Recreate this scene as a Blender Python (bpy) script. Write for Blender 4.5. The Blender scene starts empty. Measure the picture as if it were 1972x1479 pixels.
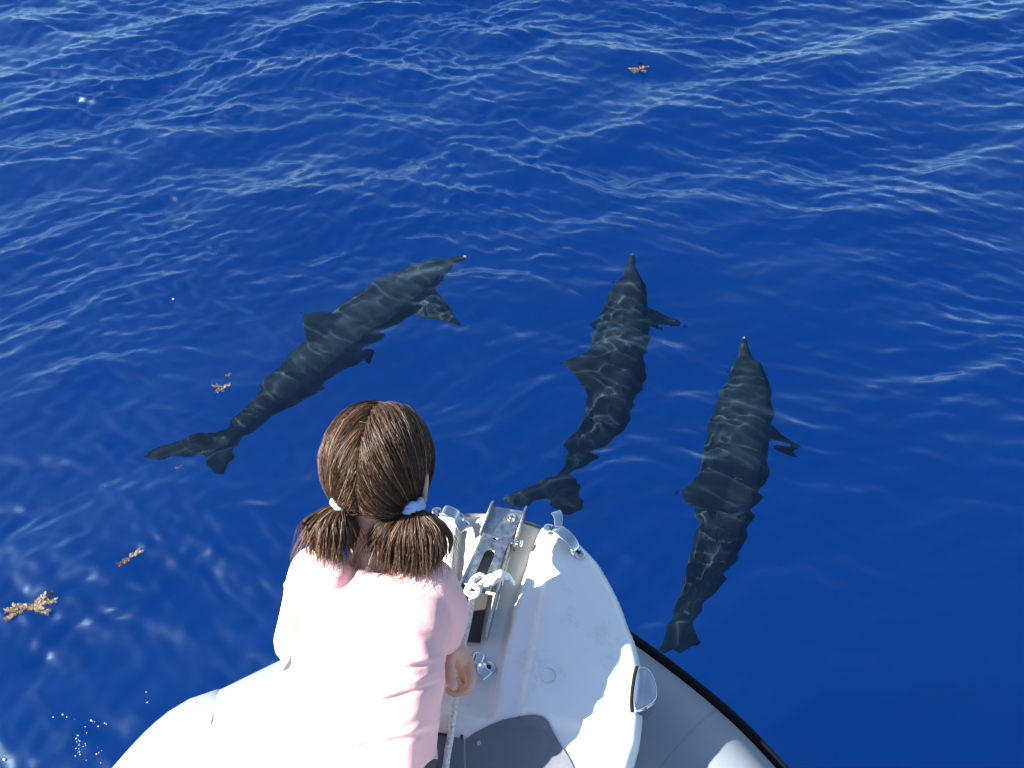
import bpy, bmesh, math, random
import numpy as np
from mathutils import Vector, Matrix

sc = bpy.context.scene
R = math.radians
random.seed(7)

# ------------------------------------------------------------------ camera
H = 3.0; PITCH = R(48); FPX = 1641.0
cam = bpy.data.cameras.new('camera'); camo = bpy.data.objects.new('camera', cam)
sc.collection.objects.link(camo)
cam.sensor_width = 36; cam.lens = 36 * FPX / 1972; cam.clip_start = .05; cam.clip_end = 6000
camo.location = (0, 0, H); camo.rotation_euler = (R(90) - PITCH, 0, 0)
sc.camera = camo

# ------------------------------------------------------------------ sky, sun, exposure
SUN = Vector((-.755, -.11, .645)).normalized()
w = bpy.data.worlds.new('World'); sc.world = w; w.use_nodes = True
nt = w.node_tree; bg = nt.nodes['Background']
sky = nt.nodes.new('ShaderNodeTexSky'); sky.sky_type = 'NISHITA'; sky.sun_disc = False
sky.sun_elevation = math.asin(SUN.z); sky.sun_rotation = math.atan2(SUN.x, SUN.y)
sky.dust_density = .5; sky.ozone_density = .9
nt.links.new(sky.outputs[0], bg.inputs[0]); bg.inputs[1].default_value = .062
ld = bpy.data.lights.new('sun', 'SUN'); ld.energy = 5.0; ld.angle = R(.5); ld.color = (1, .95, .88)
ld.cycles.is_caustics_light = True; ld.cycles.use_multiple_importance_sampling = False
lo = bpy.data.objects.new('sun', ld); sc.collection.objects.link(lo)
lo.rotation_euler = (-SUN).to_track_quat('-Z', 'Y').to_euler(); lo.location = SUN * 40
vs = sc.view_settings
vs.view_transform = 'Standard'; vs.look = 'None'; vs.gamma = 1; vs.use_curve_mapping = False
vs.exposure = 1.92
cy = sc.cycles
cy.use_denoising = True; cy.max_bounces = 14; cy.diffuse_bounces = 4; cy.transmission_bounces = 8
cy.sample_clamp_indirect = 8; cy.sample_clamp_direct = 0
cy.caustics_refractive = True; cy.caustics_reflective = False

# ------------------------------------------------------------------ geometry helpers
def ray(px, py):
    a = (px - 986) / FPX; b = -(py - 739.5) / FPX
    return Vector((a, math.cos(PITCH) + b * math.sin(PITCH), -math.sin(PITCH) + b * math.cos(PITCH))).normalized()
def at(px, py, z):
    d = ray(px, py); t = (z - H) / d.z
    return Vector((d.x * t, d.y * t, z))
def Q(px, py, dist):
    return Vector((0, 0, H)) + ray(px, py) * dist
def under(px, py, dep):
    """the point at a depth below the water that is seen, refracted, in a direction"""
    p = at(px, py, 0); d = ray(px, py); x, y = d.x / 1.33, d.y / 1.33
    zz = math.sqrt(1 - x * x - y * y); t = dep / zz
    return Vector((p.x + x * t, p.y + y * t, -dep))
def catmull(pts, n):
    pts = [Vector(p) for p in pts]; P = [2 * pts[0] - pts[1]] + pts + [2 * pts[-1] - pts[-2]]
    out = []; segs = len(pts) - 1
    for k in range(n):
        g = k / (n - 1) * segs; i = min(int(g), segs - 1); t = g - i
        p0, p1, p2, p3 = P[i:i + 4]
        out.append(.5 * ((2 * p1) + (p2 - p0) * t + (2 * p0 - 5 * p1 + 4 * p2 - p3) * t * t + (3 * p1 - p0 - 3 * p2 + p3) * t ** 3))
    return out
def interp(x, xs, ys): return float(np.interp(x, xs, ys))
def mesh_obj(name, verts, faces, mat=None, parent=None, smooth=True, mats=None):
    me = bpy.data.meshes.new(name)
    me.from_pydata([tuple(v) for v in verts], [], faces); me.update()
    if smooth: me.polygons.foreach_set('use_smooth', [True] * len(me.polygons))
    for m in (mats or ([mat] if mat else [])): me.materials.append(m)
    o = bpy.data.objects.new(name, me); sc.collection.objects.link(o)
    if parent: o.parent = parent
    return o
def empty(name, loc=(0, 0, 0), rz=0):
    o = bpy.data.objects.new(name, None); sc.collection.objects.link(o)
    o.location = loc; o.rotation_euler = (0, 0, rz); o.empty_display_size = .1
    return o
def tag(o, label, cat, group=None):
    o['label'] = label; o['category'] = cat
    if group: o['group'] = group
    return o
def join(parts):
    V = []; Fs = []
    for v, f in parts:
        b = len(V); V += [tuple(p) for p in v]; Fs += [tuple(i + b for i in q) for q in f]
    return V, Fs
def frames(pts, up=Vector((0, 0, 1))):
    T = []
    for i in range(len(pts)):
        T.append((pts[min(i + 1, len(pts) - 1)] - pts[max(i - 1, 0)]).normalized())
    out = []; u = up
    for t in T:
        s = t.cross(u)
        if s.length < 1e-4: s = t.cross(Vector((1, .1, 0)))
        s.normalize(); u = s.cross(t).normalized(); out.append((t, s, u))
    return out
def sweep(pts, rad, n=12, prof=None, up=Vector((0, 0, 1)), cap=True, closed=False):
    """tube through pts; rad number or list; prof list of (side,up) unit offsets"""
    pts = [Vector(p) for p in pts]; fr = frames(pts, up)
    prof = prof or [(math.cos(2 * math.pi * k / n), math.sin(2 * math.pi * k / n)) for k in range(n)]
    n = len(prof); V = []; Fs = []
    for i, p in enumerate(pts):
        r = rad[i] if isinstance(rad, (list, tuple)) else rad
        ra, rb = r if isinstance(r, (list, tuple)) else (r, r)
        t, s, u = fr[i]
        V += [p + s * (a * ra) + u * (b * rb) for a, b in prof]
    m = len(pts)
    for i in range(m if closed else m - 1):
        j = (i + 1) % m
        for k in range(n):
            l = (k + 1) % n; Fs.append((i * n + k, i * n + l, j * n + l, j * n + k))
    if cap and not closed: Fs += [tuple(range(n))[::-1], tuple(range((m - 1) * n, m * n))]
    return V, Fs
def ellipsoid(c, ax, rot=None, seg=24, rings=14):
    M = rot or Matrix.Identity(3); c = Vector(c); V = []; Fs = []
    for i in range(rings + 1):
        th = math.pi * i / rings
        for k in range(seg):
            a = 2 * math.pi * k / seg
            V.append(c + M @ Vector((ax[0] * math.sin(th) * math.cos(a), ax[1] * math.sin(th) * math.sin(a), ax[2] * math.cos(th))))
    for i in range(rings):
        for k in range(seg):
            l = (k + 1) % seg; Fs.append((i * seg + k, (i + 1) * seg + k, (i + 1) * seg + l, i * seg + l))
    return V, Fs
def capsule(pts, rads, n=14, steps=4):
    """rounded tapering limb through joints"""
    P = [Vector(p) for p in pts]
    m = max(len(P) * steps, 3)
    C = catmull(P, m) if len(P) > 2 else [P[0].lerp(P[1], k / (m - 1)) for k in range(m)]
    xs = [k / (len(P) - 1) for k in range(len(P))]
    rr = [interp(k / (m - 1), xs, rads) for k in range(m)]
    a = sweep(C, rr, n)
    return join([a, ellipsoid(C[0], (rr[0],) * 3, seg=12, rings=8), ellipsoid(C[-1], (rr[-1],) * 3, seg=12, rings=8)])
def remesh(name, parts, voxel, smooth=4, mat=None, parent=None, fac=.5):
    V, Fs = join(parts)
    o = mesh_obj(name, V, Fs)
    bm = bmesh.new(); bm.from_mesh(o.data); bmesh.ops.recalc_face_normals(bm, faces=bm.faces); bm.to_mesh(o.data); bm.free()
    m = o.modifiers.new('r', 'REMESH'); m.mode = 'VOXEL'; m.voxel_size = voxel; m.use_smooth_shade = True
    if smooth:
        s = o.modifiers.new('s', 'SMOOTH'); s.factor = fac; s.iterations = smooth
    dg = bpy.context.evaluated_depsgraph_get()
    me = bpy.data.meshes.new_from_object(o.evaluated_get(dg)); old = o.data
    o.modifiers.clear(); o.data = me; bpy.data.meshes.remove(old); me.name = name
    me.polygons.foreach_set('use_smooth', [True] * len(me.polygons))
    me.materials.clear()
    if mat: me.materials.append(mat)
    if parent: o.parent = parent
    return o
def get_v(me):
    a = np.empty(len(me.vertices) * 3); me.vertices.foreach_get('co', a); return a.reshape(-1, 3)
def get_n(me):
    a = np.empty(len(me.vertices) * 3); me.vertex_normals.foreach_get('vector', a); return a.reshape(-1, 3)
def set_v(me, a):
    me.vertices.foreach_set('co', a.ravel()); me.update()
def attr(me, name, vals):
    a = me.attributes.new(name, 'FLOAT', 'POINT'); a.data.foreach_set('value', np.asarray(vals, dtype=np.float32))

# ------------------------------------------------------------------ materials
def material(name, color=(.5, .5, .5), rough=.5, metal=0, spec=.5):
    m = bpy.data.materials.new(name); m.use_nodes = True
    b = m.node_tree.nodes['Principled BSDF']
    b.inputs['Base Color'].default_value = (*color, 1); b.inputs['Roughness'].default_value = rough
    b.inputs['Metallic'].default_value = metal; b.inputs['Specular IOR Level'].default_value = spec
    return m, m.node_tree, b
def node(nt, t, **kw):
    n = nt.nodes.new(t)
    for k, v in kw.items():
        if k in n.inputs: n.inputs[k].default_value = v
        else: setattr(n, k, v)
    return n
def add_ramp(nt, src, stops):
    r = nt.nodes.new('ShaderNodeValToRGB'); nt.links.new(src, r.inputs[0])
    e = r.color_ramp.elements
    while len(e) < len(stops): e.new(.5)
    for i, (p, c) in enumerate(stops): e[i].position = p; e[i].color = (*c, 1)
    return r
def coord(nt): return nt.nodes.new('ShaderNodeTexCoord').outputs['Object']
def add_bump(nt, b, src, strength, dist):
    n = nt.nodes.new('ShaderNodeBump'); n.inputs['Strength'].default_value = strength; n.inputs['Distance'].default_value = dist
    nt.links.new(src, n.inputs['Height']); nt.links.new(n.outputs[0], b.inputs['Normal']); return n
def noise(nt, vec, scale, detail=4, rough=.5):
    n = nt.nodes.new('ShaderNodeTexNoise'); n.inputs['Scale'].default_value = scale
    n.inputs['Detail'].default_value = detail; n.inputs['Roughness'].default_value = rough
    nt.links.new(vec, n.inputs['Vector']); return n

# water: refracting skin with a little up-welling scatter
m_water = bpy.data.materials.new('water'); m_water.use_nodes = True
nt = m_water.node_tree; nt.nodes.remove(nt.nodes['Principled BSDF']); out = nt.nodes['Material Output']
g0 = node(nt, 'ShaderNodeBsdfGlass'); g0.inputs['IOR'].default_value = 1.333; g0.inputs['Roughness'].default_value = 0; g0.inputs['Color'].default_value = (.80, .96, 1, 1)
gs = node(nt, 'ShaderNodeBsdfGlossy'); gs.inputs['Roughness'].default_value = .32; gs.inputs['Color'].default_value = (.55, .86, 1, 1)
fn = nt.nodes.new('ShaderNodeFresnel'); fn.inputs['IOR'].default_value = 1.333
fm = node(nt, 'ShaderNodeMath', operation='MULTIPLY'); nt.links.new(fn.outputs[0], fm.inputs[0]); fm.inputs[1].default_value = .45
gl = nt.nodes.new('ShaderNodeMixShader'); nt.links.new(fm.outputs[0], gl.inputs[0]); nt.links.new(g0.outputs[0], gl.inputs[1]); nt.links.new(gs.outputs[0], gl.inputs[2])
df = node(nt, 'ShaderNodeBsdfDiffuse'); df.inputs[0].default_value = (.0, .10, .45, 1)
mx = nt.nodes.new('ShaderNodeMixShader'); mx.inputs[0].default_value = .01
nt.links.new(gl.outputs[0], mx.inputs[1]); nt.links.new(df.outputs[0], mx.inputs[2]); nt.links.new(mx.outputs[0], out.inputs[0])
m_deep, nt, b = material('deep_water', (.0006, .050, .36), 1, 0, 0)
nn = noise(nt, coord(nt), .35, 3)
rp = add_ramp(nt, nn.outputs[0], [(.3, (.0003, .200, .80)), (.7, (.0005, .235, .89))]); nt.links.new(rp.outputs[0], b.inputs['Base Color'])

# dolphin skin: dark cape, paler flank and belly, pale rostrum tip
m_dol, nt, b = material('dolphin_skin', (.05, .055, .06), .5, 0, .05)
at1 = node(nt, 'ShaderNodeAttribute', attribute_name='pigment')
oc = coord(nt); n1 = noise(nt, oc, 9, 5, .6)
mm = node(nt, 'ShaderNodeMath', operation='MULTIPLY_ADD'); nt.links.new(n1.outputs[0], mm.inputs[0]); mm.inputs[1].default_value = .35; nt.links.new(at1.outputs['Fac'], mm.inputs[2])
rp = add_ramp(nt, mm.outputs[0], [(.0, (.011, .013, .014)), (.35, (.013, .016, .020)), (.62, (.048, .058, .064)), (.9, (.16, .18, .18)), (1, (.42, .42, .4))])
mp = node(nt, 'ShaderNodeMapping'); mp.inputs['Scale'].default_value = (3, 22, 14); nt.links.new(oc, mp.inputs[0])
n2 = noise(nt, mp.outputs[0], 2.2, 6, .7)
r2 = add_ramp(nt, n2.outputs[0], [(.64, (0, 0, 0)), (.72, (1, 1, 1))])
mxc = node(nt, 'ShaderNodeMixRGB'); mxc.inputs[2].default_value = (.12, .13, .13, 1)
ml = node(nt, 'ShaderNodeMath', operation='MULTIPLY'); nt.links.new(r2.outputs[0], ml.inputs[0]); ml.inputs[1].default_value = .35
nt.links.new(ml.outputs[0], mxc.inputs[0]); nt.links.new(rp.outputs[0], mxc.inputs[1]); nt.links.new(mxc.outputs[0], b.inputs['Base Color'])
m_eye, _, _ = material('eye_black', (.01, .01, .012), .15)

# gelcoat: off-white, faint stains and scuffs
m_gel, nt, b = material('gelcoat', (.78, .79, .77), .28, 0, .5)
oc = coord(nt); n1 = noise(nt, oc, 3.5, 6, .6); n2 = noise(nt, oc, 40, 5, .7); n3 = noise(nt, oc, 13, 8, .75)
ra = add_ramp(nt, n1.outputs[0], [(.3, (.74, .76, .76)), (.7, (.81, .82, .80))])
rb = add_ramp(nt, n3.outputs[0], [(.55, (1, 1, 1)), (.70, (.77, .76, .72))])
rc = add_ramp(nt, n2.outputs[0], [(.70, (1, 1, 1)), (.76, (.55, .54, .50))])
m1 = node(nt, 'ShaderNodeMixRGB', blend_type='MULTIPLY'); m1.inputs[0].default_value = .8
m2 = node(nt, 'ShaderNodeMixRGB', blend_type='MULTIPLY'); m2.inputs[0].default_value = .5
nt.links.new(ra.outputs[0], m1.inputs[1]); nt.links.new(rb.outputs[0], m1.inputs[2])
nt.links.new(m1.outputs[0], m2.inputs[1]); nt.links.new(rc.outputs[0], m2.inputs[2])
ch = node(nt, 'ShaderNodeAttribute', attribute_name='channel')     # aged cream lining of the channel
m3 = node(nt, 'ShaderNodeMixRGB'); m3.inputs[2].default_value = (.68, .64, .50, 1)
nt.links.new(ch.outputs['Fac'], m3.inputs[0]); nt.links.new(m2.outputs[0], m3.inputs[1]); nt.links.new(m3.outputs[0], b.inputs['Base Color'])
add_bump(nt, b, n1.outputs[0], .15, .01)
# inflatable fabric
m_tube, nt, b = material('tube_fabric', (.62, .64, .66), .5, 0, .35)
oc = coord(nt); n1 = noise(nt, oc, 5, 5); ra = add_ramp(nt, n1.outputs[0], [(.3, (.21, .24, .28)), (.7, (.26, .295, .335))]); nt.links.new(ra.outputs[0], b.inputs['Base Color'])
n2 = noise(nt, oc, 900, 2); add_bump(nt, b, n2.outputs[0], .15, .0006)
m_rub, _, _ = material('black_rubber', (.006, .006, .007), .8, 0, .15)
m_seam, _, _ = material('seam_tape', (.42, .43, .44), .55)
m_pad, nt, b = material('grey_pad', (.12, .12, .15), .75, 0, .25)
oc = coord(nt); n1 = noise(nt, oc, 8, 7, .7); ra = add_ramp(nt, n1.outputs[0], [(.3, (.12, .13, .165)), (.6, (.15, .16, .19)), (.78, (.21, .21, .22))]); nt.links.new(ra.outputs[0], b.inputs['Base Color'])
m_steel, nt, b = material('brushed_steel', (.62, .64, .66), .28, 1)
oc = coord(nt); n1 = noise(nt, oc, 55, 6, .7); ra = add_ramp(nt, n1.outputs[0], [(.35, (.2,) * 3), (.7, (.48,) * 3)]); nt.links.new(ra.outputs[0], b.inputs['Roughness'])
n2 = noise(nt, oc, 22, 8, .8); rb = add_ramp(nt, n2.outputs[0], [(.35, (.30, .32, .34)), (.6, (.52, .55, .57)), (.74, (.78, .78, .76))]); nt.links.new(rb.outputs[0], b.inputs['Base Color'])
m_chrome, _, _ = material('polished_steel', (.62, .64, .66), .10, 1)
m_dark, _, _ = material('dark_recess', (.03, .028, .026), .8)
m_rope, nt, b = material('white_rope', (.72, .72, .70), .8, 0, .2)
oc = coord(nt); n1 = noise(nt, oc, 140, 4, .7); ra = add_ramp(nt, n1.outputs[0], [(.33, (.30, .30, .33)), (.45, (.70, .71, .70)), (1, (.80, .80, .78))]); nt.links.new(ra.outputs[0], b.inputs['Base Color'])
wv = nt.nodes.new('ShaderNodeTexWave'); wv.bands_direction = 'DIAGONAL'; wv.inputs['Scale'].default_value = 55; nt.links.new(oc, wv.inputs['Vector'])
add_bump(nt, b, wv.outputs[1], .8, .002)
m_rag, nt, b = material('white_cloth', (.82, .83, .84), .85, 0, .2); add_bump(nt, b, noise(nt, coord(nt), 120, 4).outputs[0], .4, .002)
m_shirt, nt, b = material('pink_cotton', (.87, .52, .51), .85, 0, .2)
b.inputs['Sheen Weight'].default_value = .25; b.inputs['Sheen Roughness'].default_value = .4
oc = coord(nt); n1 = noise(nt, oc, 700, 3, .6); n2 = noise(nt, oc, 60, 4, .5)
ad = node(nt, 'ShaderNodeMath', operation='ADD'); nt.links.new(n1.outputs[0], ad.inputs[0]); nt.links.new(n2.outputs[0], ad.inputs[1])
add_bump(nt, b, ad.outputs[0], .35, .0012)
ra = add_ramp(nt, n1.outputs[0], [(.3, (.83, .475, .465)), (.7, (.89, .55, .54))]); nt.links.new(ra.outputs[0], b.inputs['Base Color'])
m_skin, nt, b = material('skin', (.60, .36, .26), .5, 0, .4)
b.inputs['Subsurface Weight'].default_value = .15; b.inputs['Subsurface Radius'].default_value = (.01, .004, .002); b.inputs['Subsurface Scale'].default_value = 1
oc = coord(nt); n1 = noise(nt, oc, 30, 5); ra = add_ramp(nt, n1.outputs[0], [(.3, (.54, .30, .215)), (.7, (.64, .39, .29))]); nt.links.new(ra.outputs[0], b.inputs['Base Color'])
add_bump(nt, b, noise(nt, oc, 260, 4).outputs[0], .2, .001)
m_nail, _, _ = material('fingernail', (.66, .46, .42), .25)
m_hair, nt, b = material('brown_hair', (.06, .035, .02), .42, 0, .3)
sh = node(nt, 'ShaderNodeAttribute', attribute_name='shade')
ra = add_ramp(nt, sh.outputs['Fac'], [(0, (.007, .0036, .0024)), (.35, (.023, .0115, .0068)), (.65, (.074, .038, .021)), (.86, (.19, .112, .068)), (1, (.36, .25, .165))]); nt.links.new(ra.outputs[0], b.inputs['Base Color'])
m_scalp, _, _ = material('dark_hair_base', (.009, .0055, .004), .7)
m_mint, nt, b = material('mint_elastic', (.42, .66, .62), .9); add_bump(nt, b, noise(nt, coord(nt), 260, 3).outputs[0], .6, .002)
m_blue, nt, b = material('blue_elastic', (.36, .50, .80), .9); add_bump(nt, b, noise(nt, coord(nt), 260, 3).outputs[0], .6, .002)
m_short, _, _ = material('dark_cotton', (.05, .05, .065), .9)
m_weed, nt, b = material('sargassum', (.30, .20, .06), .55)
oi = node(nt, 'ShaderNodeAttribute', attribute_name='shade')
ra = add_ramp(nt, oi.outputs['Fac'], [(0, (.03, .018, .008)), (.5, (.08, .052, .024)), (1, (.16, .125, .07))]); nt.links.new(ra.outputs[0], b.inputs['Base Color'])
m_foam, _, _ = material('foam', (.85, .88, .9), .3)

# ------------------------------------------------------------------ sea
rng = np.random.RandomState(5)
comps = []
for i in range(190):
    lam = .055 * (36 ** (rng.rand() ** 1.15)); k = 2 * np.pi / lam
    th = (R(122) + rng.normal(0, R(24))) if i % 5 < 2 else (R(85) + rng.normal(0, R(26)))
    a = .0062 * lam * (1.05 if lam > .35 else (1.0 if lam > .13 else 1.3)) * (1 if lam < .8 else .85)
    comps.append((k * math.cos(th), k * math.sin(th), a * rng.uniform(.4, 1.4), rng.rand() * 6.28, lam, i % 5 < 2))
def height(X, Y):
    X = np.asarray(X, float); Y = np.asarray(Y, float)
    wx = X + .12 * np.sin(1.3 * Y + .6 * X) + .05 * np.sin(3.1 * Y - 1.7 * X + 1) + .02 * np.sin(7 * X + 5 * Y)
    wy = Y + .12 * np.sin(1.1 * X - .5 * Y + 2) + .05 * np.sin(2.9 * X + 1.4 * Y) + .02 * np.sin(6 * X - 8 * Y)
    left = 1 / (1 + np.exp((X + .4 - .35 * (Y - 2.6)) / .6)); far = 1 / (1 + np.exp(-(Y - 4.3 - .1 * X) / .45))
    g = .43 + .03 * left + .20 * far + .26 * left * far
    gd = .28 + .13 * left + .27 * far
    n = 1 + .45 * np.sin(.9 * X + 1.7 * Y + 1) * np.sin(1.9 * X - 1.1 * Y)
    h = np.zeros_like(X)
    for kx, ky, a, p, lam, diag in comps:
        s = np.sin(kx * wx + ky * wy + p)
        if lam > .25: s = s + .22 * np.cos(2 * (kx * wx + ky * wy + p))
        h += a * s * ((gd if diag else g) * (n if lam < .5 else 1)) * ((1 - .12 * far) if lam < .22 else 1)
    return h
def axis(a, b, st, far, n):
    core = np.arange(a, b, st); g = np.geomspace(.03, far, n)
    return np.concatenate([(a - g)[::-1], core, core[-1] + g])
def axis2(a, a1, b1, b, fine, coarse, far, n):
    core = np.concatenate([np.arange(a, a1, coarse), np.arange(a1, b1, fine), np.arange(b1, b, coarse)]); g = np.geomspace(.03, far, n)
    return np.concatenate([(a - g)[::-1], core, core[-1] + g])
xs = axis2(-4.7, -2.2, 1.75, 4.7, .0095, .017, 2500, 40); ys = axis2(.2, 1.5, 4.3, 7.4, .0095, .0165, 2500, 40)
X, Y = np.meshgrid(xs, ys)
Z = height(X, Y) * np.exp(-np.maximum(np.abs(X) - 15, 0) / 15 - np.maximum(np.abs(Y) - 20, 0) / 15)
nx, ny = len(xs), len(ys)
V = np.stack([X, Y, Z], -1).reshape(-1, 3)
i0 = (np.arange(ny - 1)[:, None] * nx + np.arange(nx - 1)[None]).ravel()
Fq = np.stack([i0, i0 + 1, i0 + nx + 1, i0 + nx], 1)
me = bpy.data.meshes.new('sea'); me.vertices.add(len(V)); me.vertices.foreach_set('co', V.ravel())
me.loops.add(Fq.size); me.loops.foreach_set('vertex_index', Fq.ravel()); me.polygons.add(len(Fq))
me.polygons.foreach_set('loop_start', np.arange(0, Fq.size, 4)); me.update(calc_edges=True); me.validate()
me.polygons.foreach_set('use_smooth', [True] * len(me.polygons)); me.materials.append(m_water)
sea = bpy.data.objects.new('sea', me); sc.collection.objects.link(sea); sea['kind'] = 'structure'
sea.cycles.is_caustics_caster = True
deep = mesh_obj('deep_water', [(-2500, -2500, -5), (2500, -2500, -5), (2500, 2500, -5), (-2500, 2500, -5)], [(0, 1, 2, 3)], m_deep, smooth=False)
deep['kind'] = 'structure'

# ------------------------------------------------------------------ boat (local frame: u across, v towards the bow)
YAW = R(11); ZD = 1.49; KS = (H - ZD) / 1.65; BC = .228 * KS
ZS = lambda z: H - (H - z) * KS
boat = empty('inflatable_boat', (-BC * math.cos(YAW), BC * math.sin(YAW), 0), -YAW)
tag(boat, 'white rigid inflatable boat with grey tubes, its bow deck pointing at the dolphins', 'boat')
def L(px, py, z, dz=0):
    p = at(px, py, z); c, s = math.cos(YAW), math.sin(YAW)
    return Vector((p.x * c - p.y * s + BC, p.x * s + p.y * c, z + dz))
half = [(-.35, .34), (-.1, .345), (.15, .345), (.30, .345), (.45, .345), (.56, .350), (.64, .361), (.743, .357), (.818, .336), (.860, .314), (.916, .286), (.983, .239), (1.020, .198), (1.045, .158), (1.062, .115), (1.072, .07), (1.077, .03)]
pr = catmull([Vector((w_ * KS, v_ * KS, 0)) for v_, w_ in half], 90)
outline = np.array([(p.x, p.y) for p in pr] + [(-p.x, p.y) for p in pr[::-1]])
def sdist(P):
    A = outline; B = np.roll(outline, -1, 0); best = np.full(len(P), 9.); cp = np.zeros((len(P), 2)); ins = np.zeros(len(P), bool)
    for a, b_ in zip(A, B):
        d = b_ - a; t = np.clip(((P - a) @ d) / max(d @ d, 1e-12), 0, 1); c = a + t[:, None] * d; r = np.hypot(*(P - c).T)
        k = r < best; best[k] = r[k]; cp[k] = c[k]
        cond = ((a[1] > P[:, 1]) != (b_[1] > P[:, 1]))
        xx = a[0] + (P[:, 1] - a[1]) / (b_[1] - a[1] if abs(b_[1] - a[1]) > 1e-12 else 1e-12) * d[0]
        ins ^= cond & (P[:, 0] < xx)
    return np.where(ins, best, -best), cp
sm = lambda x, a, b_: (lambda t: t * t * (3 - 2 * t))(np.clip((x - a) / (b_ - a), 0, 1))
def deckz(u, v, d):
    u = u / KS; v = v / KS; d = d / KS
    z = np.zeros_like(u) - .035 * np.clip(np.abs(u) / .36, 0, 1.2) ** 2          # crown
    chw = .058 + .028 * sm(v, .80, 1.07)                                            # channel for the anchor roller
    c = 1 - sm(np.abs(u), chw, chw + .018); c = c * sm(v, .585, .625)
    z = z - .024 * c
    pad = sm(u, .115, .13) * sm(v, .60, .635) * (.6 + .4 * sm(d, .035, .07))                    # raised pads either side
    pad2 = sm(-u, .115, .13) * sm(v, .60, .635) * (.6 + .4 * sm(d, .035, .07))
    z = z + .013 * (pad + pad2)
    z = z - .035 * (1 - sm(v, .35, .62)) * sm(.26 - np.abs(u), 0, .06)              # sunken well aft
    r = .032; t = np.clip((r - d) / r, 0, 1)
    z = z - r * (1 - np.sqrt(np.maximum(1 - t * t, 0)))
    return ZD + z * KS, c
st = .0055
gu = np.arange(-.37, .371, st); gv = np.arange(-.34, 1.03, st)
U, Vv = np.meshgrid(gu, gv); P = np.stack([U.ravel(), Vv.ravel()], 1); D, CP = sdist(P)
outm = D < 0; P2 = P.copy(); P2[outm] = CP[outm]; D2 = np.where(outm, 0, D)
Zz, CH = deckz(P2[:, 0], P2[:, 1], D2)
nu = len(gu); fc = []; keep = (D > -st * 1.45)
for j in range(len(gv) - 1):
    for i in range(nu - 1):
        q = (j * nu + i, j * nu + i + 1, (j + 1) * nu + i + 1, (j + 1) * nu + i)
        if keep[list(q)].all() and not outm[list(q)].all(): fc.append(q)
deck = mesh_obj('deck', np.column_stack([P2, Zz]), fc, m_gel, boat)
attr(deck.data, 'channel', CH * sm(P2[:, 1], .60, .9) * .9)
bm = bmesh.new(); bm.from_mesh(deck.data); bmesh.ops.delete(bm, geom=[v for v in bm.verts if not v.link_faces], context='VERTS')
bmesh.ops.remove_doubles(bm, verts=bm.verts, dist=.0004); bm.to_mesh(deck.data); bm.free()
for p in deck.data.polygons: p.use_smooth = True
def deck_top(u, v):
    P_ = np.array([[u, v]], float); d, _ = sdist(P_); return float(deckz(P_[:, 0], P_[:, 1], d)[0][0])
# deck side moulding
n = len(outline); rings = []
for dz_, sc_ in ((-.0305, 1.0), (-.045, 1.004), (-.075, 1.002), (-.10, .985), (-.17, .95), (-.17, .90)):
    rings.append([(p[0] * sc_, (p[1] - .4) * sc_ + .4, ZD - .035 * min(abs(p[0]) / .36, 1) ** 2 + dz_) for p in outline])
V = [p for r_ in rings for p in r_]; Fs = []
for k in range(len(rings) - 1):
    for i in range(n): Fs.append((k * n + i, (k + 1) * n + i, (k + 1) * n + (i + 1) % n, k * n + (i + 1) % n))
mesh_obj('deck_side', V, Fs, m_gel, boat)
# hull under the tubes
hull = []
for k in range(14):
    t = k / 13; v = -2.2 + 3.05 * t; wd = .62 * (1 - t ** 3) + .02; keel = -.35 + .75 * t ** 4
    hull.append([(-wd, v, .95), (-wd * .95, v, .55), (-wd * .6, v, .1 + .3 * t ** 4), (0, v, keel), (wd * .6, v, .1 + .3 * t ** 4), (wd * .95, v, .55), (wd, v, .95)])
V = [p for r_ in hull for p in r_]; Fs = [(k * 7 + i, k * 7 + i + 1, (k + 1) * 7 + i + 1, (k + 1) * 7 + i) for k in range(13) for i in range(6)]
Fs += [tuple(range(7)), tuple(range(13 * 7, 14 * 7))[::-1]]
mesh_obj('hull', V, Fs, m_gel, boat)
mesh_obj('cockpit_floor', *ellipsoid((0, -1.2, .93), (.6, .95, .012)), m_gel, boat)
# inflatable tubes
def tube(path, r, z, side, tilt):
    pts = catmull([(a, b_, z) for a, b_ in path], 60)
    o = mesh_obj('inflatable_tube', *sweep(pts, r, 48), m_tube, boat)
    sp = []
    for p, (t, s, u) in zip(pts, frames(pts)): sp.append(p + (s * side * math.cos(R(tilt)) + u * math.sin(R(tilt))) * (r + .006))
    mesh_obj('rub_strake', *sweep(sp, .0145, 12, prof=[(-.6, -1), (.3, -1), (.8, -.6), (1, 0), (.8, .6), (.3, 1), (-.6, 1)]), m_rub, boat)
    return pts
TZ0 = ZS(1.09); TZ = ZS(.96); TK = (H - TZ) / (H - TZ0)
def inward(sil, k, sgn):
    sil = [((a - BC) * TK + BC, b_ * TK) for a, b_ in sil]
    pts = [Vector((a, b_, 0)) for a, b_ in sil]; o = []
    for p, (t, s, u) in zip(pts, frames(pts)): q = p + s * k * sgn; o.append((q.x, q.y))
    return o
rs = [(a * KS, b_ * KS) for a, b_ in [(.08, 1.03), (.21, .985), (.345, .930), (.542, .814), (.676, .706), (.80, .57), (.88, .38), (.92, .1), (.93, -.6), (.93, -2.2)]]
ls = [(a * KS, b_ * KS) for a, b_ in [(-.10, .99), (-.25, .865), (-.447, .700), (-.558, .607), (-.637, .546), (-.700, .406), (-.745, .25), (-.77, 0), (-.78, -.7), (-.78, -2.2)]]
TR = .20 * KS
rp_ = tube(inward(rs, TR + .02, 1), TR, TZ, -1, 22)
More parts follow.
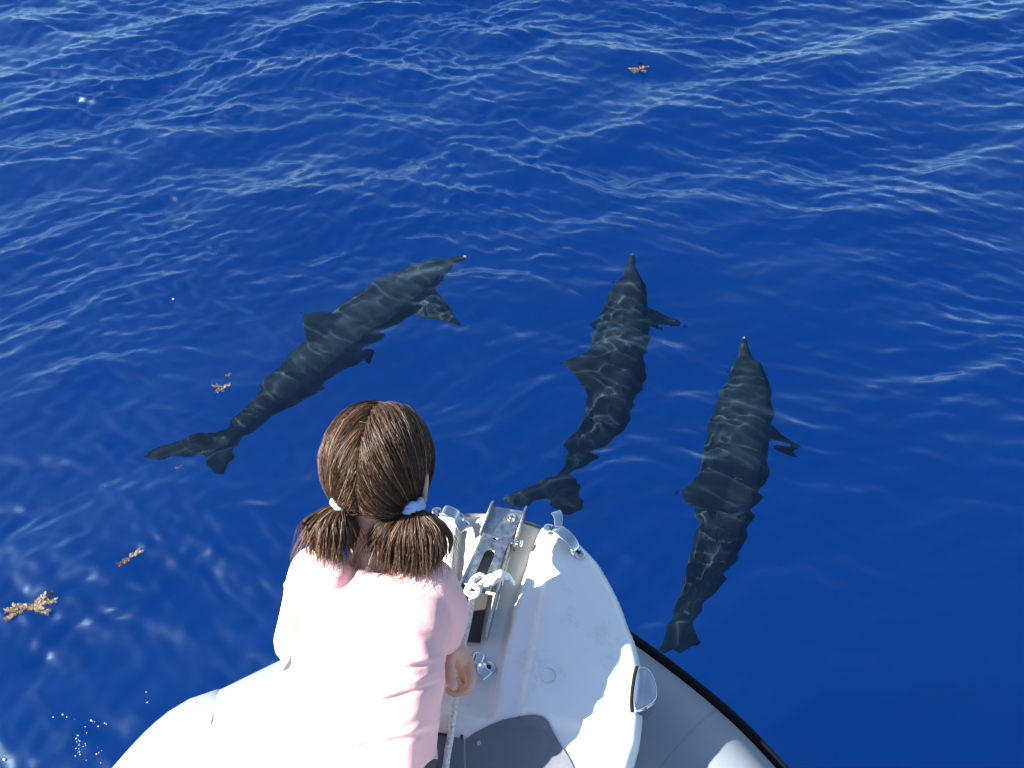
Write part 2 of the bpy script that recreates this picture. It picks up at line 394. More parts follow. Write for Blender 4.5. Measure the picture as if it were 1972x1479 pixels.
lp_ = tube(inward(ls, TR * .93, -1), TR, TZ, 1, -12)
def seam(pts, idx, r, a0, a1, name='tube_seam', tilt=0, wd=.012):
    """glued tape strip running round a tube"""
    t, s, u = frames(pts)[idx]; V = []; N_ = 30
    for k in range(N_ + 1):
        a = R(a0 + (a1 - a0) * k / N_); off = tilt * math.sin(a * 1.5)
        for e, rr in ((-wd, .0), (-wd, .0012), (wd, .0012), (wd, .0)):
            V.append(pts[idx] + t * (e + off) + (s * math.cos(a) + u * math.sin(a)) * (r + rr - .0005))
    Fs = [(k * 4 + j, k * 4 + j + 1, (k + 1) * 4 + j + 1, (k + 1) * 4 + j) for k in range(N_) for j in range(3)]
    return mesh_obj(name, V, Fs, m_tube, boat)
def nearest(pts, p): return min(range(len(pts)), key=lambda i: (pts[i].xy - Vector(p).xy).length)
seam(rp_, nearest(rp_, L(1310, 1430, ZS(1.12))), TR, 0, 180, wd=.0012)

# grey non-slip pad in the aft well, with its side panels
def flat(name, poly, mat, z0, th=.004, parent=boat):
    cu = bpy.data.curves.new(name, 'CURVE'); cu.dimensions = '2D'; cu.fill_mode = 'BOTH'
    polys = poly if isinstance(poly[0][0], (list, tuple, Vector)) and not isinstance(poly[0][0], (int, float)) else [poly]
    for pl in polys:
        s = cu.splines.new('POLY'); s.points.add(len(pl) - 1)
        for k, p in enumerate(pl): s.points[k].co = (p[0], p[1], 0, 1)
        s.use_cyclic_u = True
    cu.extrude = th / 2; cu.bevel_depth = min(.0008, th * .3); cu.bevel_resolution = 1
    tmp = bpy.data.objects.new('tmp', cu); sc.collection.objects.link(tmp)
    me = bpy.data.meshes.new_from_object(tmp.evaluated_get(bpy.context.evaluated_depsgraph_get()))
    bpy.data.objects.remove(tmp); bpy.data.curves.remove(cu); me.name = name; me.materials.clear(); me.materials.append(mat)
    o = bpy.data.objects.new(name, me); sc.collection.objects.link(o); o.parent = parent; o.location = (0, 0, z0)
    return o
def drape(o, off):
    me = o.data; a = get_v(me); P_ = a[:, :2].copy(); d, _ = sdist(P_); z, _ = deckz(P_[:, 0], P_[:, 1], np.maximum(d, 0)); a[:, 2] += z + off; set_v(me, a); o.location.z = 0
def pxpoly(pp, z=ZD - .022): return [tuple(L(a, b_, z).xy) for a, b_ in pp]
def grid_patch(name, poly, mat, off, step=.012):
    """sheet following the deck, cut to an outline"""
    A = np.array(poly); bm = bmesh.new()
    bmesh.ops.create_grid(bm, x_segments=1, y_segments=1, size=1); bm.clear()
    vs_ = [bm.verts.new((p[0], p[1], 0)) for p in poly]; bm.faces.new(vs_)
    lo_, hi_ = A.min(0), A.max(0)
    for ax in (0, 1):
        c = lo_[ax] + step
        while c < hi_[ax]:
            no = (1, 0, 0) if ax == 0 else (0, 1, 0); co = (c, 0, 0) if ax == 0 else (0, c, 0)
            bmesh.ops.bisect_plane(bm, geom=bm.verts[:] + bm.edges[:] + bm.faces[:], plane_co=co, plane_no=no); c += step
    Pp = np.array([v.co[:2] for v in bm.verts]); d, _ = sdist(Pp); z, _ = deckz(Pp[:, 0], Pp[:, 1], np.maximum(d, 0))
    for v, zz in zip(bm.verts, z): v.co.z = zz + off
    ed = [e for e in bm.edges if e.is_boundary]
    r = bmesh.ops.extrude_edge_only(bm, edges=ed)
    for g in r['geom']:
        if isinstance(g, bmesh.types.BMVert): g.co.z -= off + .002
    bmesh.ops.recalc_face_normals(bm, faces=bm.faces)
    me = bpy.data.meshes.new(name); bm.to_mesh(me); bm.free(); me.materials.append(mat)
    o = bpy.data.objects.new(name, me); sc.collection.objects.link(o); o.parent = boat
    return o
arch = [(897, 1432), (915, 1420), (940, 1407), (970, 1395), (1000, 1389), (1030, 1388), (1045, 1391), (1055, 1398), (1072, 1428), (1095, 1464), (1108, 1490), (1130, 1560), (1130, 1700), (899, 1700)]
grid_patch('deck_pad', pxpoly(arch), m_pad, .004)
grid_patch('deck_pad', pxpoly([(864, 1424), (894, 1432), (895, 1700), (860, 1700)]), m_pad, .0035)
grid_patch('deck_pad', pxpoly([(600, 1405), (700, 1410), (812, 1420), (862, 1424), (857, 1700), (600, 1700)]), m_pad, .003)
flk = grid_patch('sealant_chip', pxpoly([(834, 1417), (848, 1420), (862, 1422), (863, 1425), (850, 1424), (834, 1420)]), m_dark, .006)
grid_patch('sealant_chip', pxpoly([(888, 1424), (893, 1424), (893, 1431), (887, 1431)]), m_dark, .006)
grid_patch('sealant_chip', pxpoly([(919, 1438), (925, 1434), (927, 1440), (921, 1444)]), m_seam, .0065)

# stainless anchor roller: front channel, slotted rear plate, cheek, bolts
zc = ZD - .018
def bar2(name, p, q, wd, th, z, mat, parent):
    p = Vector(p).xy; q = Vector(q).xy; d = (q - p).normalized(); n_ = Vector((-d.y, d.x)) * wd / 2
    return flat(name, [p - n_, q - n_, q + n_, p + n_], mat, z, th, parent)
roller = empty('anchor_roller'); roller.parent = boat
def arc_pts(c, r, a0, a1, n=8, d=(0, 1)):
    d = Vector(d).normalized(); s = Vector((d.y, -d.x))
    return [Vector(c) + s * r * math.cos(R(a0 + (a1 - a0) * k / n)) + d * r * math.sin(R(a0 + (a1 - a0) * k / n)) for k in range(n + 1)]
# front channel base
fa, fb = L(947, 975, zc + .01), L(1008, 985, zc + .01); fcx, fdx = L(922, 1048, zc), L(978, 1056, zc)
def P2(v): return Vector((v.x, v.y))
flat('front_plate', [P2(fa), P2(fb), P2(fdx), P2(fcx)], m_steel, zc + .008, .003, roller)
def wall(name, p, q, h0, h1, z, mat, parent, th=.003, round0=True, round1=False):
    """upright cheek plate from p to q, rounded ends"""
    p = P2(p); q = P2(q); Lg = (q - p).length; d = (q - p) / Lg
    pts = [(0, 0)]
    pts += [(Lg, 0)] if not round1 else [(Lg - h1 * .6, 0)] + [(Lg - h1 * .6 + h1 * .6 * math.sin(R(a)), h1 * .5 - h1 * .5 * math.cos(R(a))) for a in range(15, 180, 15)]
    pts += [(Lg, h1)] if not round1 else [(Lg - h1 * .6, h1)]
    pts += [(0, h0)] if not round0 else [(h0 * .5, h0)] + [(h0 * .5 - h0 * .5 * math.sin(R(a)), h0 * .5 + h0 * .5 * math.cos(R(a))) for a in range(15, 90, 15)]
    o = flat(name, pts, mat, 0, th, parent)
    o.matrix_local = Matrix(((d.x, 0, d.y, p.x), (d.y, 0, -d.x, p.y), (0, 1, 0, z), (0, 0, 0, 1)))
    return o
wall('side_cheek', L(952, 968, zc + .02), L(925, 1040, zc), .040, .026, zc, m_steel, roller)
wall('side_cheek', L(1015, 976, zc + .02), L(990, 1060, zc), .034, .024, zc, m_steel, roller)
# rear plate with slot and notch
zr = zc + .030
A_, B_, C_, D_ = (P2(L(a, b_, zr)) for a, b_ in ((933, 1027), (984, 1032), (944, 1136), (890, 1124)))
dv = ((A_ + B_) / 2 - (C_ + D_) / 2).normalized(); mid = lambda t: ((C_ + D_) / 2).lerp((A_ + B_) / 2, t)
nr = .0115
notch = arc_pts(mid(1) - dv * .006, nr, 0, -180, 10, dv)
slot = arc_pts(mid(.60), .0115, 0, 180, 8, dv) + arc_pts(mid(.22), .0115, 180, 360, 8, dv)
plate = [D_, C_, B_] + notch + [A_]
flat('slotted_plate', [[tuple(p) for p in plate], [tuple(p) for p in slot]], m_steel, zr, .0035, roller)
wall('side_cheek', L(986, 1024, zr + .008), L(936, 1240, zc), .030, .036, zc, m_steel, roller, round0=False, round1=True)
wall('side_cheek', L(933, 1022, zr + .008), L(880, 1160, zc), .030, .036, zc, m_steel, roller, round0=False, round1=True)
def bolt(px, py, z, r, parent, name='bolt'):
    c = L(px, py, z)
    V, Fs = join([ellipsoid((c.x, c.y, z), (r, r, r * .45), seg=16, rings=8), sweep([(c.x, c.y, z - r), (c.x, c.y, z + r * .1)], r * 1.35, 16)])
    o = mesh_obj(name, V, Fs, m_chrome, parent)
    mesh_obj('bolt_socket', *sweep([(c.x, c.y, z + r * .2), (c.x, c.y, z + r * .5)], r * .3, 6), m_dark, o)
    return o
bolt(985, 996, zc + .014, .0065, roller)
bx = L(998, 1046, zc + .02)
mesh_obj('cross_pin', *sweep([bx + Vector((-.07, .002, 0)), bx + Vector((.006, 0, 0))], .005, 12), m_chrome, roller)
mesh_obj('pin_head', *ellipsoid(bx + Vector((.006, 0, 0)), (.004, .009, .009)), m_chrome, roller)
rl = (P2(L(925, 1150, zc)) + P2(L(900, 1145, zc))) / 2
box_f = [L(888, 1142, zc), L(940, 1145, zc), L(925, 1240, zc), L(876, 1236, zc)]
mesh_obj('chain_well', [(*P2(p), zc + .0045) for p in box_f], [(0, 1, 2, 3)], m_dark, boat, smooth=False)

# cleats: two bolted feet and a flared bridge
def cleat(p, q, h=.026, flare=1):
    c = empty('mooring_cleat'); c.parent = boat
    p = L(*p, ZD); q = L(*q, ZD)
    for e in (p, q): e.z = deck_top(e.x, e.y)
    d = (q - p).normalized(); n_ = Vector((-d.y, d.x, 0)).normalized()
    for e, sgn in ((p, -1), (q, 1)):
        rot = Matrix((d, n_, Vector((0, 0, 1)))).transposed()
        mesh_obj('foot', *ellipsoid(e + Vector((0, 0, .002)), (.017, .0125, .0045), rot), m_chrome, c)
        mesh_obj('bolt_socket', *sweep([e + d * sgn * .004 + Vector((0, 0, .004)), e + d * sgn * .004 + Vector((0, 0, .0075))], .0042, 10), m_dark, c)
    m_ = (p + q) / 2; pts = [p + Vector((0, 0, .003)), p + d * .006 + Vector((0, 0, h * .55)), p.lerp(q, .28) + Vector((0, 0, h)), m_ + Vector((0, 0, h * 1.08)), p.lerp(q, .72) + Vector((0, 0, h)), q - d * .006 + Vector((0, 0, h * .55)), q + Vector((0, 0, .003))]
    BOXY = [(math.copysign(abs(math.cos(x)) ** .35, math.cos(x)), math.copysign(abs(math.sin(x)) ** .35, math.sin(x))) for x in [R(11.25 + 22.5 * k) for k in range(16)]]
    C_ = catmull(pts, 30); ra = [(.0045 + .0075 * math.sin(math.pi * k / 29) ** .6 * flare, .0021) for k in range(30)]
    mesh_obj('bridge', *sweep(C_, ra, 16, prof=BOXY), m_chrome, c)
    hp = m_ + n_ * .010 + Vector((0, 0, h * 1.15))
    horn = catmull([p.lerp(q, .22) + n_ * .004 + Vector((0, 0, h)), p.lerp(q, .05) + n_ * .018 + Vector((0, 0, h + .006)), p - d * .012 + n_ * .026 + Vector((0, 0, h + .004))], 10)
    mesh_obj('horn', *sweep(horn, [(.0075 + .0004 * k, .0019) for k in range(10)], 16, prof=BOXY), m_chrome, c)
    return c
cleat((1060, 1018), (1112, 1064))
cleat((893, 1000), (846, 988))
cleat((938, 1276), (900, 1262), .022)

# half-moon chrome fairlead on the deck shoulder
fl = empty('chrome_fairlead'); fl.parent = boat
zf = ZD - .025
ol = [(1228, 1288), (1240, 1287), (1253, 1296), (1262, 1312), (1267, 1335), (1265, 1350), (1254, 1362), (1240, 1371), (1222, 1376), (1218, 1360), (1219, 1335), (1223, 1308)]
ring = [P2(p) for p in catmull([Vector((*L(a, b_, zf).xy, 0)) for a, b_ in ol] + [Vector((*L(*ol[0], zf).xy, 0))], 49)][:-1]
cx = sum((p.x for p in ring)) / 48; cyy = sum((p.y for p in ring)) / 48; cc = Vector((cx - .004, cyy))
V = []; prof = [(1.0, -.045), (1.0, .0), (.985, .008), (.93, .013), (.88, .0145), (.80, .0135), (.5, .010), (.2, .009)]
for s, dz in prof:
    for p in ring:
        g = cc + (p - cc) * s; V.append((g.x, g.y, zf + dz - .25 * max(g.x - cx, 0)))
V.append((cc.x, cc.y, zf + .0085)); Fs = []
for k in range(len(prof) - 1):
    for i in range(48): Fs.append((k * 48 + i, k * 48 + (i + 1) % 48, (k + 1) * 48 + (i + 1) % 48, (k + 1) * 48 + i))
for i in range(48): Fs.append(((len(prof) - 1) * 48 + i, (len(prof) - 1) * 48 + (i + 1) % 48, len(V) - 1))
mesh_obj('shell', V, Fs, m_chrome, fl)
gk = [(p.x - .0022, p.y, zf + .004) for p in ring[33:] + ring[:2]]
mesh_obj('gasket', *sweep(gk, .0036, 8), m_rub, fl)
c = L(1240, 1366, zf + .006); mesh_obj('bolt_socket', *sweep([c, c + Vector((0, 0, .006))], .0045, 10), m_dark, fl)
# faint ring scar on the deck
c = L(1055, 1303, ZD); c.z = deck_top(c.x, c.y) + .0003
mesh_obj('plug_ring', *sweep([c + Vector((.014 * math.cos(k / 24 * 6.283), .014 * math.sin(k / 24 * 6.283), .0)) for k in range(24)], .0006, 6, closed=True), m_seam, boat)

# rope tied to the roller and run aft
def onb(v): return boat_mat @ Vector(v)
boat_mat = Matrix.Translation(boat.location) @ Matrix.Rotation(-YAW, 4, 'Z')
rope = empty('mooring_rope', boat_mat @ L(915, 1130, ZD + .03)); tag(rope, 'white flecked rope knotted on the steel anchor roller and led aft past the hand', 'rope')
def rp(name, px, rad, z, mat=m_rope, prof=None, n=10):
    pts = []
    for (a, b_), zz in zip(px, z): pts.append(at(a, b_, zz) - rope.location)
    C_ = catmull(pts, len(pts) * 7); rr = rad if isinstance(rad, list) else [rad] * len(C_)
    return mesh_obj(name, *sweep(C_, rr, n), mat, rope)
rp('cord', [(911, 1140), (905, 1180), (898, 1215), (890, 1248), (884, 1290), (876, 1350), (868, 1415), (862, 1450), (855, 1500), (840, 1600)], .0062, [ZD + k for k in (.035, .022, .012, .008, .006, .004, .002, -.006, -.012, -.016)])
kn = rp('knot', [(925, 1112), (905, 1128), (900, 1140), (915, 1147), (922, 1135), (908, 1122), (925, 1108), (933, 1118), (915, 1132)], .0062, [ZD + k for k in (.045, .04, .035, .035, .05, .055, .05, .045, .05)])
rg = rp('loose_end', [(915, 1128), (935, 1122), (955, 1112), (972, 1106), (985, 1118), (990, 1122)], [(.006 + .006 * math.sin(k / 41 * 3.1), .004 + .003 * math.sin(k / 9)) for k in range(42)], [ZD + k for k in (.042, .045, .048, .04, .02, .012)], m_rag)
me = rg.data; a = get_v(me); rr = np.random.RandomState(3)
a += .0016 * np.sin(a[:, [1, 2, 0]] * 260 + 2) + .0007 * np.sin(a[:, [2, 0, 1]] * 700); set_v(me, a)

# ------------------------------------------------------------------ dolphins
def dolphin(label, px, dep, L_rel, dorsal, flippers, fluke, roll=0, body_w=1.0, pig=0):
    spine = catmull([under(a, b_, d) for (a, b_), d in zip(px, dep)], 64)
    # arc-length resample
    acc = [0]
    for a, b_ in zip(spine, spine[1:]): acc.append(acc[-1] + (b_ - a).length)
    tot = acc[-1]
    N_ = 72; sp = []
    for k in range(N_):
        s = tot * k / (N_ - 1); j = max(1, int(np.searchsorted(acc, s))); j = min(j, len(acc) - 1)
        t = (s - acc[j - 1]) / (acc[j] - acc[j - 1]); sp.append(spine[j - 1].lerp(spine[j], t))
    ts = [0, .012, .03, .06, .075, .09, .115, .15, .2, .27, .35, .43, .52, .62, .72, .81, .89, .95, 1]
    wd = [.003, .010, .013, .017, .022, .033, .047, .060, .072, .083, .088, .087, .080, .068, .055, .042, .029, .019, .010]
    hu = [.003, .008, .011, .014, .022, .038, .052, .060, .068, .078, .085, .087, .080, .070, .058, .046, .034, .021, .009]
    hd = [.003, .008, .011, .016, .022, .030, .042, .054, .068, .082, .090, .088, .080, .068, .056, .045, .033, .020, .009]
    fr0 = frames(sp); fr = []
    for t, s, u in fr0:
        m_ = Matrix.Rotation(R(roll), 3, t); fr.append((t, m_ @ s, m_ @ u))
    V = []; Fs = []; n = 28; LL = tot
    for k in range(N_):
        x = k / (N_ - 1); w_ = interp(x, ts, wd) * LL * body_w; a = interp(x, ts, hu) * LL; d_ = interp(x, ts, hd) * LL; t, s, u = fr[k]
        for j in range(n):
            th = 2 * math.pi * j / n; c_, s_ = math.cos(th), math.sin(th)
            V.append(sp[k] + s * w_ * c_ + u * (a if s_ > 0 else d_) * s_)
    for k in range(N_ - 1):
        for j in range(n): Fs.append((k * n + j, k * n + (j + 1) % n, (k + 1) * n + (j + 1) % n, (k + 1) * n + j))
    Fs += [tuple(range(n))[::-1], tuple(range((N_ - 1) * n, N_ * n))]
    parts = [(V, Fs)]
    def fin(r0, r1, tip, sweepk, th, nsec=14, back=.55):
        """root leading point, root trailing point, tip; curved swept fin"""
        V = []; Fs = []; m = 12; root = (r0 + r1) / 2; nrm = (r1 - r0).cross(tip - root).normalized(); cd = (r1 - r0)
        for k in range(nsec):
            s = k / (nsec - 1); le = r0.lerp(tip, s) - cd * (sweepk * math.sin(math.pi * s) * .8)
            te = r1.lerp(tip, s ** back * .999) if back != 1 else r1.lerp(tip, s)
            te = r1.lerp(tip, s) + (cd * (.16 * math.sin(math.pi * s) - .34 * max(0, s - .45)))
            ce = (le + te) / 2; hc = (te - le) / 2; th_ = max(th * (1 - .75 * s), .0045)
            if s > .97: hc = hc + cd.normalized() * .004
            for j in range(m):
                a = 2 * math.pi * j / m; V.append(ce - hc * math.cos(a) + nrm * th_ * math.sin(a))
        for k in range(nsec - 1):
            for j in range(m): Fs.append((k * m + j, k * m + (j + 1) % m, (k + 1) * m + (j + 1) % m, (k + 1) * m + j))
        Fs += [tuple(range(m))[::-1], tuple(range((nsec - 1) * m, nsec * m))]
        return V, Fs
    def P_(x, s=0, u=0):
        k = min(int(x * (N_ - 1)), N_ - 1); t, ss, uu = fr[k]
        return sp[k] + ss * s * interp(x, ts, wd) * LL * body_w + uu * u * interp(x, ts, hu) * LL
    parts.append(fin(P_(dorsal[2], 0, .75), P_(dorsal[3], 0, .7), under(*dorsal[0], dorsal[1]), .42, .014))
    for (a, b_), d_, s_, x0 in flippers:
        parts.append(fin(P_(x0, s_ * .72, -.35), P_(x0 + .092, s_ * .78, -.3), under(a, b_, d_), .35, .014))
    for (a, b_), d_ in fluke:
        parts.append(fin(P_(.885), P_(1.0), under(a, b_, d_), .35, .013))
    o = remesh('body', parts, .0075, 3)
    o.data.materials.append(m_dol)
    A = get_v(o.data); S_ = np.array([tuple(p) for p in sp]); pigv = np.zeros(len(A)); step_ = 4000
    Uv = np.array([tuple(f[2]) for f in fr]); hh = np.array([interp(k / (N_ - 1), ts, hd) * LL for k in range(N_)])
    for s in range(0, len(A), step_):
        d2 = ((A[s:s + step_, None] - S_[None]) ** 2).sum(-1); j = d2.argmin(1)
        up = ((A[s:s + step_] - S_[j]) * Uv[j]).sum(-1) / np.maximum(hh[j], .01); x = j / (N_ - 1)
        far = np.sqrt(d2.min(1)) > hh[j] * 1.25 + .01
        g = np.where(far, -.02, .10 + .42 * np.clip(-up + .15, -1, 1).clip(0) + pig * (1 - .5 * np.clip(up, 0, 1)))
        g = np.where(x < .012, .9, g); pigv[s:s + step_] = g
    attr(o.data, 'pigment', pigv)
    base = sp[N_ // 2].copy(); e = empty('dolphin', base); tag(e, label, 'dolphin', 'dolphins swimming just under the surface ahead of the bow')
    A -= np.array(base); set_v(o.data, A); o.parent = e; o.cycles.is_caustics_receiver = True
    for s_ in (-1, 1):
        q = mesh_obj('eye', *ellipsoid(P_(.135, s_ * .96, -.25) - base, (.008, .008, .008), seg=12, rings=8), m_eye, e)
    bh = P_(.155, 0, 1.0) - base; t, s, u = fr[int(.155 * N_)]
    mesh_obj('blowhole', *sweep([bh + s * .012 * math.cos(a_) + t * .005 * math.sin(a_) + u * (.0005) for a_ in [R(x) for x in range(0, 360, 30)]], .002, 6, closed=True), m_eye, e)
    return e
dolphin('leftmost dolphin, lying diagonally with its long tail trailing to the left',
        [(900, 489), (880, 496), (855, 510), (820, 532), (780, 560), (735, 592), (690, 625), (640, 668), (590, 712), (540, 752), (490, 795), (450, 832), (415, 862), (396, 878)],
        [.10, .14, .20, .25, .29, .32, .34, .36, .36, .36, .36, .36, .36, .36], 1,
        ((572, 606), .10, .47, .585), [((890, 640), .30, 1, .19), ((706, 704), .62, 1, .33)], [((250, 884), .28), ((412, 938), .44)], roll=-24, pig=.13)
dolphin('middle dolphin straight ahead of the bow, flecked with net-like light',
        [(1218, 490), (1217, 505), (1214, 535), (1208, 570), (1200, 620), (1192, 670), (1183, 720), (1172, 774), (1155, 820), (1122, 866), (1094, 908), (1070, 942), (1050, 965)],
        [.06, .09, .16, .22, .27, .31, .34, .36, .37, .37, .36, .34, .33], 1,
        ((1076, 704), .12, .45, .60), [((1322, 632), .42, 1, .19), ((1120, 640), .55, -1, .20)], [((955, 972), .25), ((1124, 1002), .42)], roll=-20, pig=.08)
dolphin('rightmost dolphin, nearest the boat, with pale beak tip and broad dark back',
        [(1433, 646), (1434, 665), (1437, 695), (1440, 735), (1434, 785), (1424, 840), (1412, 900), (1398, 960), (1380, 1030), (1358, 1100), (1335, 1165), (1312, 1218), (1300, 1250)],
        [.10, .13, .18, .22, .26, .29, .31, .33, .34, .35, .36, .36, .37], 1,
        ((1296, 962), .08, .45, .61), [((1558, 895), .46, 1, .20), ((1330, 1000), .60, -1, .25)], [((1264, 1268), .32), ((1340, 1250), .42)], roll=-20, pig=.05)

# ------------------------------------------------------------------ sargassum and droplets
def weed(px, py, size, ang, label, branches=3, n=34, seed=1, z=.0, spread=.5):
    rr = random.Random(seed); c = at(px, py, 0); c.z = float(height(np.array(c.x), np.array(c.y))) + z
    e = empty('sargassum_sprig', c); tag(e, label, 'seaweed', 'floating sargassum sprigs')
    stems = []; leaves = []; shade = []
    for b_ in range(branches):
        a0 = ang + (b_ - (branches - 1) / 2) * spread; a0 += math.pi * (b_ % 2); p = Vector((rr.uniform(-.12, .12) * size, rr.uniform(-.08, .08) * size, 0)); pts = [p.copy()]
        for k in range(7):
            a0 += rr.uniform(-.18, .18); p = p + Vector((math.cos(a0), math.sin(a0), 0)) * size * .52 / 7; p.z = rr.uniform(-.001, .003); pts.append(p.copy())
        stems.append(sweep(pts, .0012, 5))
        for k in range(n // branches):
            t = rr.random(); i = min(int(t * 7), 6); q = pts[i].lerp(pts[i + 1], t * 7 - i); la = a0 + rr.choice((-1, 1)) * rr.uniform(.4, 1.1); ln = size * rr.uniform(.07, .13) * (1 if size > .14 else 1.9)
            d = Vector((math.cos(la), math.sin(la), rr.uniform(0, .35))).normalized(); s = Vector((-d.y, d.x, rr.uniform(-.5, .5))).normalized(); w_ = ln * rr.uniform(.15, .26)
            V = [q, q + d * ln * .35 + s * w_, q + d * ln * .7 + s * w_ * .8, q + d * ln, q + d * ln * .7 - s * w_ * .8, q + d * ln * .35 - s * w_]
            up = Vector((0, 0, .0012)); V2 = [v + up for v in V]
            leaves.append((V + V2, [(5, 4, 3, 2, 1, 0), (6, 7, 8, 9, 10, 11)] + [(j, (j + 1) % 6, 6 + (j + 1) % 6, 6 + j) for j in range(6)])); shade += [rr.random()] * 12
            if rr.random() < .5:
                bl = ellipsoid(q - d * .003 + Vector((0, 0, .002)), (size * .022,) * 3, seg=6, rings=4); leaves.append(bl); shade += [rr.uniform(.5, 1)] * len(bl[0])
    s_ = mesh_obj('stem', *join(stems), m_weed, e); f = mesh_obj('fronds', *join(leaves), m_weed, e, smooth=False); attr(f.data, 'shade', shade)
    return e
weed(66, 1174, .155, .45, 'large tan sargassum raft floating near the left edge of the picture', 7, 420, 3, .001, .22)
weed(250, 1081, .085, .75, 'single slender tan sargassum sprig between the large raft and the girl', 2, 60, 5, .001)
weed(427, 747, .075, .2, 'small reddish sargassum star above the leftmost dolphin\'s tail', 4, 60, 8, .001, .7)
weed(440, 722, .035, .1, 'tiny sargassum scrap just above the reddish star', 3, 24, 9, .001, .8)
weed(1234, 132, .13, .3, 'lone pinkish tan sargassum clump far out at the top right', 5, 110, 12, .003, .6)
weed(347, 903, .035, .1, 'tiny dark sargassum scrap under the leftmost dolphin\'s fluke', 3, 24, 13, -.003, .8)
rr = random.Random(4); dr = []
for k in range(36):
    if k < 14: px, py = rr.gauss(163, 26), rr.gauss(1425, 34)
    elif k < 30: px, py = 155 + rr.gauss(0, 2.5), rr.uniform(1420, 1460)
    else: px, py = rr.gauss(192, 6), rr.uniform(1440, 1479)
    dr.append((px, py, rr.uniform(.0009, .0022)))
dr += [(14, 1467, .005), (126, 1381, .003), (333, 575, .005), (285, 1354, .0025), (179, 1391, .003), (281, 1332, .002), (109, 1387, .002)]
parts = []
for px, py, r in dr:
    c = at(px, py, .0); c.z = float(height(np.array(c.x), np.array(c.y))) + r * .9; parts.append(ellipsoid(c, (r, r * .8, r * .7), seg=8, rings=5))
fo = mesh_obj('foam_droplets', *join(parts), m_foam); fo['kind'] = 'stuff'; fo['label'] = 'white foam droplets splashed beside the left tube'

# ------------------------------------------------------------------ girl
girl = empty('person', Q(690, 1400, 1.6)); G0 = girl.location.copy()
tag(girl, 'girl with two brown pigtails and pink t-shirt leaning over the white bow', 'person')
def place(o):
    a = get_v(o.data); a -= np.array(G0); set_v(o.data, a); o.parent = girl; return o
view = Vector((0, 0, 1))
# head frame
HC = Q(727, 889, 1.415)
f_ = Vector((.16, .80, -.58)).normalized(); r_ = Vector((1, -.16, .05)); r_ = (r_ - f_ * r_.dot(f_)).normalized(); u_ = r_.cross(f_).normalized()
HM = Matrix((r_, f_, u_)).transposed()
def hp(x, y, z): return HC + HM @ Vector((x, y, z))
# torso sections: pixel centre of the back surface, distance, half width, half depth
sec = [((610, 1600), 1.50, .150, .095), ((632, 1484), 1.445, .156, .094), ((647, 1430), 1.425, .146, .091), ((676, 1340), 1.395, .127, .085), ((694, 1250), 1.385, .121, .085),
       ((708, 1170), 1.395, .124, .085), ((720, 1115), 1.41, .117, .075), ((727, 1080), 1.425, .094, .062), ((731, 1055), 1.438, .062, .05)]
def torso(shrink, first=0, last=None, top_extra=None):
    S = sec[first:last]; pts = [Q(*p, d) for p, d, a, b_ in S]; V = []; Fs = []; n = 40
    cen = []
    for i, (p, d, a, b_) in enumerate(S):
        t = (pts[min(i + 1, len(pts) - 1)] - pts[max(i - 1, 0)]).normalized(); right = Vector((1, -.10, .02)); right = (right - t * right.dot(t)).normalized(); nb = right.cross(t).normalized()
        if nb.dot(Vector((0, 0, H)) - pts[i]) < 0: nb = -nb
        cen.append((pts[i] - nb * b_, t, right, nb, a - shrink, b_ - shrink))
    P3 = catmull([c[0] for c in cen], 60); xs_ = np.linspace(0, 1, len(cen))
    for k in range(60):
        g = k / 59; i = min(int(g * (len(cen) - 1)), len(cen) - 2); tt = g * (len(cen) - 1) - i
        right = cen[i][2].lerp(cen[i + 1][2], tt).normalized(); nb = cen[i][3].lerp(cen[i + 1][3], tt).normalized()
        a = interp(g, xs_, [c[4] for c in cen]); b_ = interp(g, xs_, [c[5] for c in cen])
        for j in range(n):
            th = 2 * math.pi * j / n; c_, s_ = math.cos(th), math.sin(th); e = .82
            V.append(P3[k] + right * a * math.copysign(abs(c_) ** e, c_) + nb * b_ * math.copysign(abs(s_) ** e, s_))
    for k in range(59):
        for j in range(n): Fs.append((k * n + j, k * n + (j + 1) % n, (k + 1) * n + (j + 1) % n, (k + 1) * n + j))
    Fs += [tuple(range(n))[::-1], tuple(range(59 * n, 60 * n))]
    return (V, Fs)
SHR = Q(830, 1122, 1.445); SHL = Q(610, 1100, 1.455)
ELR = at(856, 1215, 1.62); WRR = at(872, 1250, 1.57)
ELL = at(560, 1236, 1.58); WRL = at(590, 1150, 1.57)
body = [torso(.010)]
neck0 = Q(729, 1075, 1.475)
body.append(capsule([neck0, Q(731, 1030, 1.45), hp(0, -.02, -.04)], [.050, .043, .046]))
body.append(ellipsoid(hp(0, .0, .0), (.074, .092, .092), HM))
body.append(ellipsoid(hp(0, .035, -.045), (.052, .055, .062), HM))     # jaw
body.append(ellipsoid(hp(0, .082, -.085), (.018, .016, .014), HM, 12, 8))    # chin
body.append(capsule([hp(0, .088, .005), hp(0, .104, -.028)], [.006, .0095]))   # nose
body.append(ellipsoid(hp(0, .092, -.055), (.020, .010, .004), HM, 12, 8))
body.append(ellipsoid(hp(0, .091, -.063), (.017, .010, .005), HM, 12, 8))
for s in (-1, 1):                                                         # ears
    body.append(ellipsoid(hp(s * .082, -.006, -.022), (.006, .018, .030), HM @ Matrix.Rotation(s * .35, 3, 'Z'), 16, 10))
    body.append(capsule([hp(s * .084, -.014, .0), hp(s * .087, -.020, -.018), hp(s * .084, -.014, -.042), hp(s * .080, -.004, -.056)], [.005, .005, .005, .006]))
    body.append(ellipsoid(hp(s * .045, .06, -.03), (.02, .02, .02), HM, 12, 8))
